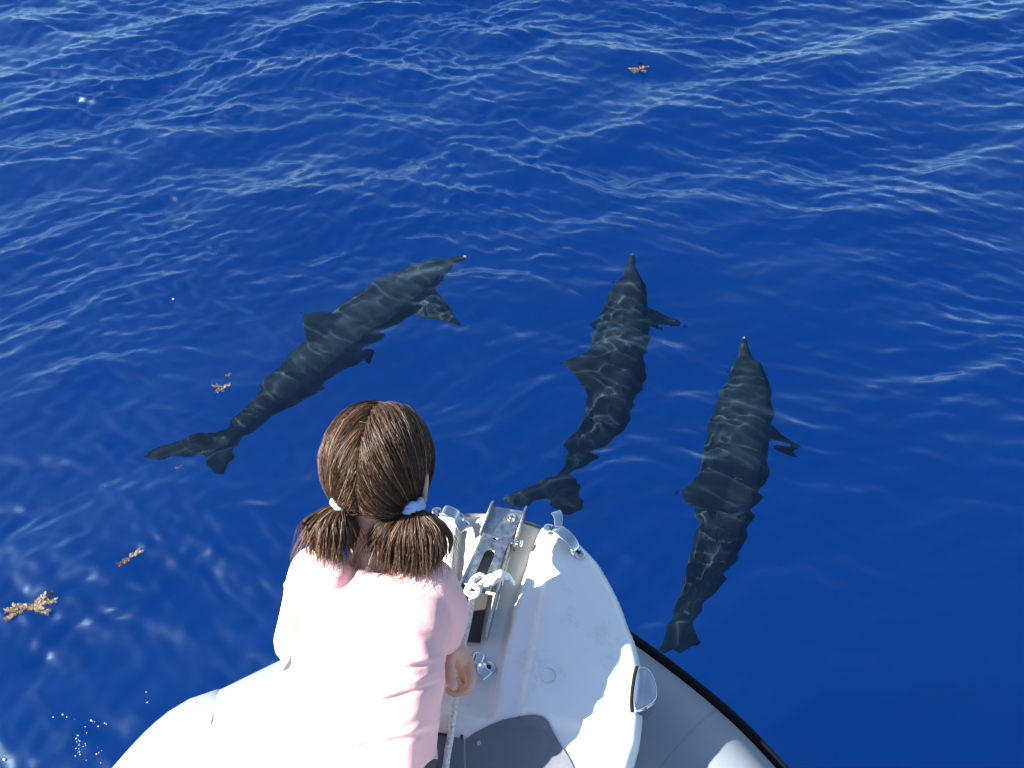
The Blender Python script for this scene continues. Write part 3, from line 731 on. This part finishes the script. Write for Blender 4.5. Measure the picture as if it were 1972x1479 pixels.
body.append(capsule([SHR, ELR, WRR], [.036, .030, .021]))
body.append(capsule([SHL, ELL, WRL], [.036, .030, .022]))
# legs kneeling on the aft pad
for s in (-1, 1):
    hip = Q(640, 1540, 1.60) + Vector((s * .075, 0, -.02)); knee = Vector((hip.x + s * .03, hip.y + .10, 1.395)); ank = Vector((hip.x + s * .04, hip.y - .20, 1.385))
    body.append(capsule([hip, knee], [.070, .050])); body.append(capsule([knee, ank], [.048, .03])); body.append(capsule([ank, ank + Vector((0, -.12, .0))], [.028, .02]))
# right hand: loose fist seen from the palm side
def A3(px, py, z): return at(px + 8, py + 2, z + .137)
hand = []
hand.append(capsule([A3(874, 1252, 1.445), A3(884, 1275, 1.42), A3(889, 1298, 1.405)], [.018, .0165, .013]))
for k, (dx, dy, dz) in enumerate(((0, 0, 0), (2, -6, -.013), (1, -14, -.024), (-2, -22, -.033))):
    L_ = (1, 1.04, .98, .85)[k]
    hand.append(capsule([A3(893 + dx, 1282 + dy * .6, 1.425 + dz), A3(898 + dx, 1312 + dy, 1.415 + dz), A3(889 + dx, 1326 + dy, 1.405 + dz), A3(868 + dx, 1331 + dy, 1.40 + dz), A3(856 + dx, 1326 + dy, 1.402 + dz)], [.0105, .0092, .0088, .0078, .0070], 12))
hand.append(capsule([A3(866, 1246, 1.455), A3(857, 1272, 1.455), A3(857, 1296, 1.450), A3(865, 1318, 1.440)], [.0135, .0118, .0104, .0090], 12))
lh = [capsule([WRL, A3(572, 1142, 1.465)], [.020, .021])]
for k in range(4):
    y0 = 1120 + k * 13
    lh.append(capsule([A3(572, y0 + 4, 1.47 - .006 * k), A3(556, y0 + 2, 1.475 - .006 * k), A3(546, y0 + 4, 1.467 - .006 * k), A3(548, y0 + 8, 1.452 - .006 * k)], [.009, .0082, .0078, .007], 10))
lh.append(capsule([A3(590, 1160, 1.46), A3(570, 1178, 1.465), A3(556, 1182, 1.46)], [.011, .010, .008], 10))
bo = place(remesh('body', body + hand + lh, .0023, 2, m_skin))
n0 = A3(866.5, 1315, 1.4505); nd = (A3(866, 1322, 1.43) - A3(857, 1296, 1.438)).normalized(); nn_ = (Vector((0, 0, H)) - n0).normalized(); nn_ = (nn_ - nd * nn_.dot(nd)).normalized(); ns = nd.cross(nn_)
place(mesh_obj('fingernail', *ellipsoid(n0 - nn_ * .0012, (.0052, .0068, .0016), Matrix((ns, nd, nn_)).transposed(), 14, 8), m_nail))
for s in (-1, 1):
    place(mesh_obj('eye', *ellipsoid(hp(s * .030, .080, -.005), (.011, .011, .011), seg=14, rings=10), m_eye))
place(mesh_obj('shorts', *join([torso(.004, 0, 4), capsule([Q(640, 1530, 1.60) + Vector((-.06, 0, 0)), Q(640, 1530, 1.60) + Vector((.06, 0, 0))], [.088, .088])] +
     [capsule([Q(640, 1540, 1.60) + Vector((s * .075, 0, -.02)), Q(640, 1540, 1.60) + Vector((s * .1, .07, -.12))], [.082, .072]) for s in (-1, 1)]), m_short))

# t-shirt
sec_body = sec; sec = sec[:7] + [((726, 1100), 1.418, .104, .068)]
sh_parts = [torso(0, 0, 8)]; sec = sec_body
sh_parts.append(capsule([Q(800, 1112, 1.44), SHR, at(856, 1172, 1.68), at(851, 1218, 1.64)], [.036, .040, .041, .038], 18, 5))
sh_parts.append(capsule([Q(640, 1105, 1.44), SHL, at(592, 1165, 1.67), at(572, 1236, 1.60)], [.036, .043, .043, .039], 18, 5))
shirt = remesh('t_shirt', sh_parts, .004, 6, m_shirt)
A = get_v(shirt.data); Nn = get_n(shirt.data)
c0 = Vector((0, 0, H)); rel = A - np.array(c0); fw = rel @ np.array([0, math.cos(PITCH), -math.sin(PITCH)]); up_ = rel @ np.array([0, math.sin(PITCH), math.cos(PITCH)])
# cloth coordinates measured on the girl: q along the spine from hem to neck, r across the back
e1 = (Q(727, 1080, 1.45) - Q(655, 1430, 1.425)); Ls = e1.length; e1 /= Ls; org = Q(655, 1430, 1.425); e2 = Vector((1, -.1, .02)); e2 = (e2 - e1 * e2.dot(e1)).normalized()
q = (A - np.array(org)) @ np.array(e1) / Ls; r = (A - np.array(org)) @ np.array(e2) / .14
dsp = np.zeros(len(A)); rw = np.random.RandomState(2)
def fold(q0, slope, curve, r0, r1, width, amp):
    """a crease running across the back"""
    x = np.clip((r - r0) / (r1 - r0), 0, 1); line = q0 + slope * (x - .5) + curve * (x - .5) ** 2
    env = np.clip(np.sin(math.pi * x), 0, 1) ** .6 * ((r > r0) & (r < r1)) * (1 - .75 * sm(r, .7, .95)); d = (q - line) / width
    return amp * env * (np.exp(-d * d) - .8 * np.exp(-((d + 1.4) / .8) ** 2))
for args in [(.43, .16, .20, -.1, 1.1, .017, .0036), (.345, .24, .26, .15, 1.12, .014, .0026), (.25, .30, .30, -.5, 1.12, .022, .0042), (.10, .10, .25, .1, .8, .03, .002),
             (.03, .26, .22, -.6, 1.15, .024, .0042), (.62, .06, .08, .3, .95, .02, .0012), (.45, -.12, .1, -1.1, -.3, .025, .003), (.22, -.2, .14, -1.1, -.2, .025, .003)]:
    dsp += fold(*args)
dsp += .0012 * np.sin(q * 17 + 4 * r + 3 * np.sin(3 * r + 5 * q)) * np.clip(r + .3, 0, 1) * np.clip(.8 - q, 0, 1)
dsp += .0014 * np.sin(A[:, 0] * 60 + 2.5 * np.sin(A[:, 1] * 33)) * np.sin(A[:, 1] * 38 + 2 * np.sin(A[:, 0] * 41))
A += Nn * dsp[:, None]; set_v(shirt.data, A); q = (A - np.array(org)) @ np.array(e1) / Ls; r = (A - np.array(org)) @ np.array(e2) / .14
for E_, prev in ((at(851, 1222, 1.63), at(856, 1172, 1.68)), (at(568, 1240, 1.595), at(590, 1165, 1.67))):      # flat cut sleeve ends
    dd_ = (E_ - prev).normalized(); E2 = E_ + dd_ * .020; tt = (A - np.array(E2)) @ np.array(dd_); nr_ = np.linalg.norm(A - np.array(E2), axis=1) < .065
    k_ = (tt > 0) & nr_; A[k_] -= np.outer(tt[k_], np.array(dd_)); k2 = (tt > -.007) & (tt <= 0) & nr_; A[k2] += Nn[k2] * .0012
qm = -.80 + .80 * sm(r, .30, 1.0); low_ = q < qm
A[low_] += np.outer((qm - q)[low_] * Ls, np.array(e1)); set_v(shirt.data, A); place(shirt)
# sleeve hems and side seam as raised ribs
# (kept on the shirt so they move with it)
def rib(name, pts, r, mat):
    o = place(mesh_obj(name, *sweep([Vector(p) for p in pts], r, 8), mat)); return o

# hair: scalp volume + strands combed from the parting to the two ties
TL = Q(655, 972, 1.392); TRt = Q(795, 977, 1.400)
ax = np.array([.084, .100, .0955])
HMn = np.array(HM); HCn = np.array(HC)
cap = ellipsoid(hp(0, -.001, .0), (.0815, .0965, .092), HM, 48, 32)
scV = np.array([tuple(v) for v in cap[0]]); loc = (scV - HCn) @ HMn
# trim the face side: pull the cap inside the skull below the hairline
face = (loc[:, 1] > .045) & (loc[:, 2] < .035); low = (loc[:, 2] < -.055) & (loc[:, 1] > -.06)
k = np.ones(len(loc)); k[face] = .86; k[low] = .85; loc2 = loc * k[:, None]
hair = mesh_obj('hair', list(loc2 @ HMn.T + HCn), cap[1], m_scalp); attr(hair.data, 'shade', np.full(len(loc2), .25)); place(hair)
def strands(name, curves, radii, shades, mat, parent):
    """many thin three-sided strands as one mesh"""
    C_ = np.array(curves); n, m, _ = C_.shape
    T = np.gradient(C_, axis=1); T /= np.linalg.norm(T, axis=2, keepdims=True) + 1e-9
    ref = np.array([.31, .52, .79]); A1 = np.cross(T, ref); A1 /= np.linalg.norm(A1, axis=2, keepdims=True) + 1e-9; A2 = np.cross(T, A1)
    prof = np.linspace(0, 1, m); taper = (1 - prof ** 3 * .75)[None, :, None]
    R_ = np.array(radii)[:, None, None] * taper; V = []
    for j in range(3):
        a = 2 * math.pi * j / 3; V.append(C_ + R_ * (A1 * math.cos(a) + A2 * math.sin(a)))
    V = np.stack(V, 2).reshape(-1, 3)
    i = np.arange(n)[:, None, None] * (m * 3) + np.arange(m - 1)[None, :, None] * 3; j = np.arange(3)[None, None, :]; jn = (j + 1) % 3
    Fq = np.stack([i + j, i + jn, i + 3 + jn, i + 3 + j], -1).reshape(-1, 4)
    me = bpy.data.meshes.new(name); me.vertices.add(len(V)); me.vertices.foreach_set('co', V.ravel()); me.loops.add(Fq.size); me.loops.foreach_set('vertex_index', Fq.ravel().astype(np.int32))
    me.polygons.add(len(Fq)); me.polygons.foreach_set('loop_start', np.arange(0, Fq.size, 4)); me.update(calc_edges=True)
    me.polygons.foreach_set('use_smooth', [True] * len(Fq)); me.materials.append(mat); attr(me, 'shade', np.repeat(np.array(shades), m * 3))
    o = bpy.data.objects.new(name, me); sc.collection.objects.link(o); a = get_v(me) - np.array(G0); set_v(me, a); o.parent = parent; return o
hr = np.random.RandomState(11)
M_ = 12
def combed(side, tie, n):
    tl = (np.array(tie) - HCn) @ HMn; td = tl / ax; td /= np.linalg.norm(td); C_ = []; rad = []; sh_ = []
    lock = hr.uniform(-1, 1, 60)
    for _ in range(n):
        ph = R(hr.uniform(-40, 222))                                                    # from the forehead over the crown to the nape
        pc = (math.floor((ph + .7) * 13 + side * .3) + .5) / 13 - .7; ph = pc + (ph - pc) * .85
        zz = .10 * math.sin(ph * 2.3 + .4) * math.sin(ph * 1.1)                          # the parting wanders
        d0 = np.array([side * (.004 + .06 * hr.rand() ** 2) + zz * .35, math.cos(ph), math.sin(ph)]); d0 /= np.linalg.norm(d0)
        li = (ph + .7) * 9; k_ = int(li) % 59; lk = lock[k_] * (1 - (li % 1)) + lock[k_ + 1] * (li % 1); fr_ = math.sin((li % 1) * math.pi)
        s = np.linspace(hr.uniform(0, .55) ** 2, 1, M_)
        phm = min(ph + R(hr.uniform(28, 52)), R(214)); dm = np.array([side * hr.uniform(.02, .36) + zz * .3, math.cos(phm), math.sin(phm)]); dm /= np.linalg.norm(dm)
        D_ = ((1 - s) ** 2)[:, None] * d0 + (2 * s * (1 - s))[:, None] * dm + (s ** 2)[:, None] * td; D_ /= np.linalg.norm(D_, axis=1, keepdims=True)
        D_ = D_ + np.sin(np.pi * s)[:, None] * np.array([side * (.30 * max(0, math.cos(ph - .9)) + .04 + .03 * lk), -.02, .02 * lk]) + (np.sin(s * 6 + lk * 5) * .012)[:, None] * np.array([.3, .3, 1.]); D_ /= np.linalg.norm(D_, axis=1, keepdims=True)
        lift = 1.0 + .010 * hr.rand() + (.016 + .034 * fr_ + .020 * lk) * np.sin(np.pi * np.clip(s * 1.15, 0, 1)) ** .6; P_ = D_ * ax * lift[:, None]
        kk = np.clip((s - .86) / .14, 0, 1)[:, None] ** 1.3; P_ = P_ * (1 - kk) + (tl + hr.normal(0, .0045, 3)) * kk
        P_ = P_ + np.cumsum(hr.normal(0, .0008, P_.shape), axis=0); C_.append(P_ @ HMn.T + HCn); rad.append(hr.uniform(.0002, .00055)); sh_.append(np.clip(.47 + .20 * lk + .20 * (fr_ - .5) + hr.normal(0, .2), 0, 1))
    return C_, rad, sh_
a = combed(-1, TL, 9500); b_ = combed(1, TRt, 9500)
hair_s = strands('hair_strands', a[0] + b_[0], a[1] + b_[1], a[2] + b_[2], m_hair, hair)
hair_s.location = (0, 0, 0)
# fly-away hairs
C_ = []
for _ in range(520):
    d = hr.normal(0, 1, 3); d /= np.linalg.norm(d)
    if d[1] > .5: d[1] = -d[1]
    if d[2] < -.35: d[2] = -d[2]
    t = hr.normal(0, 1, 3); t -= d * (t @ d); t /= np.linalg.norm(t); s = np.linspace(0, 1, M_)[:, None]; ln = hr.uniform(.012, .042)
    P_ = d * ax * 1.01 + t * ln * s + d * ln * hr.uniform(.02, .42) * s - d * .02 * s * s; C_.append(P_ @ HMn.T + HCn)
strands('flyaway_hair', C_, [.00022] * len(C_), list(hr.uniform(.5, 1, len(C_))), m_hair, hair)
def tail(name, tie_px, cores, xr, yr, bulge, n, seed):
    """bunch of hair fanning out from the elastic"""
    rr = np.random.RandomState(seed); C_ = []; rad = []; sh_ = []; s = np.linspace(0, 1, M_); tx, ty, td = tie_px
    lock = rr.uniform(-1, 1, 40)
    for _ in range(n):
        f = rr.uniform(-1, 1); f = math.copysign(abs(f) ** .85, f); g = math.sqrt(rr.rand()); fx = (f + 1) / 2; k_ = int(fx * 22); lk = lock[k_]
        ex = xr[0] + (xr[1] - xr[0]) * fx; ey = yr[0] + (yr[1] - yr[0]) * (1 - f * f * .75) * rr.uniform(.54, 1.04) * (1 + .22 * lk); dd = rr.uniform(-1, 1) * math.sqrt(max(1 - f * f, .05))
        cx_ = tx + (ex - tx) * (1.0 + bulge * abs(f)) ; cy_ = ty + (ey - ty) * .30 - 14 * abs(f) * bulge; cd_ = td - .012 + dd * .052; ed = td + .006 + dd * .02
        ex += rr.normal(0, 3) + lk * 7; p0 = np.array([tx + rr.normal(0, 2), ty + rr.normal(0, 2), td]); p1 = np.array([cx_, cy_, cd_]); p2 = np.array([ex, ey, ed])
        q_ = ((1 - s) ** 2)[:, None] * p0 + (2 * s * (1 - s))[:, None] * p1 + (s ** 2)[:, None] * p2
        q_[:, 0] += (4.0 * np.sin(s * 5.5 + lk * 7) + 1.6 * np.sin(s * 13 + lk * 20 + rr.rand() * 2)) * s
        lc = xr[0] + (xr[1] - xr[0]) * (math.floor(fx * 13) + .5) / 13; q_[:, 0] += (lc - ex) * .78 * np.clip((s - .55) / .45, 0, 1) ** 1.5
        if rr.rand() < .075: q_ += (s ** 2.5)[:, None] * np.array([rr.normal(-4, 20), rr.uniform(6, 40), -.002]) + (np.sin(s * 3.1) * s)[:, None] * np.array([rr.normal(0, 9), 0, 0])
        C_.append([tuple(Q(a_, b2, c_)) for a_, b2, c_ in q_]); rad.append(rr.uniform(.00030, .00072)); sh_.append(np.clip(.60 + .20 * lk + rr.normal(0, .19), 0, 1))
    o = strands(name, C_, rad, sh_, m_hair, girl)
    for (cx_, cy_, cd_), axx in cores:
        V, Fs = ellipsoid(Q(cx_, cy_, cd_), axx); core = mesh_obj('hair_core', [v - G0 for v in V], Fs, m_scalp, o)
    return o
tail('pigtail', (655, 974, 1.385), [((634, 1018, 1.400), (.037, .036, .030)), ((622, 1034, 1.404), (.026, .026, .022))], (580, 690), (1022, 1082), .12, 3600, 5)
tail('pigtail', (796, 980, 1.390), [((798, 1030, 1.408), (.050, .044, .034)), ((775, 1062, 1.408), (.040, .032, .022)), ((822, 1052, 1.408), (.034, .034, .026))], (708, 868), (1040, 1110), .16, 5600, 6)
def scrunchie(c, d, r, mat):
    d = Vector(d).normalized(); s = d.orthogonal().normalized(); u = d.cross(s); V = []; rr = random.Random(2)
    parts = []
    for k in range(2):
        pts = [c + d * (.006 * (k - .5)) + (s * math.cos(a_) + u * math.sin(a_)) * (r + .0012 * math.sin(5 * a_ + k)) + d * .0015 * math.sin(3 * a_ + 2 * k) for a_ in [2 * math.pi * j / 28 for j in range(28)]]
        parts.append(sweep(pts, [.0062 + .0009 * math.sin(j * 1.9) for j in range(28)], 10, closed=True))
    return place(mesh_obj('hair_tie', *join(parts), mat))
t1 = scrunchie(Q(656, 970, 1.378), Q(632, 1000, 1.385) - Q(656, 970, 1.378), .0115, m_mint); t1['label'] = 'mint green elastic on the left pigtail'
t2 = scrunchie(Q(794, 974, 1.382), Q(803, 1010, 1.388) - Q(794, 974, 1.382), .0135, m_blue); t2['label'] = 'sky blue elastic on the right pigtail'
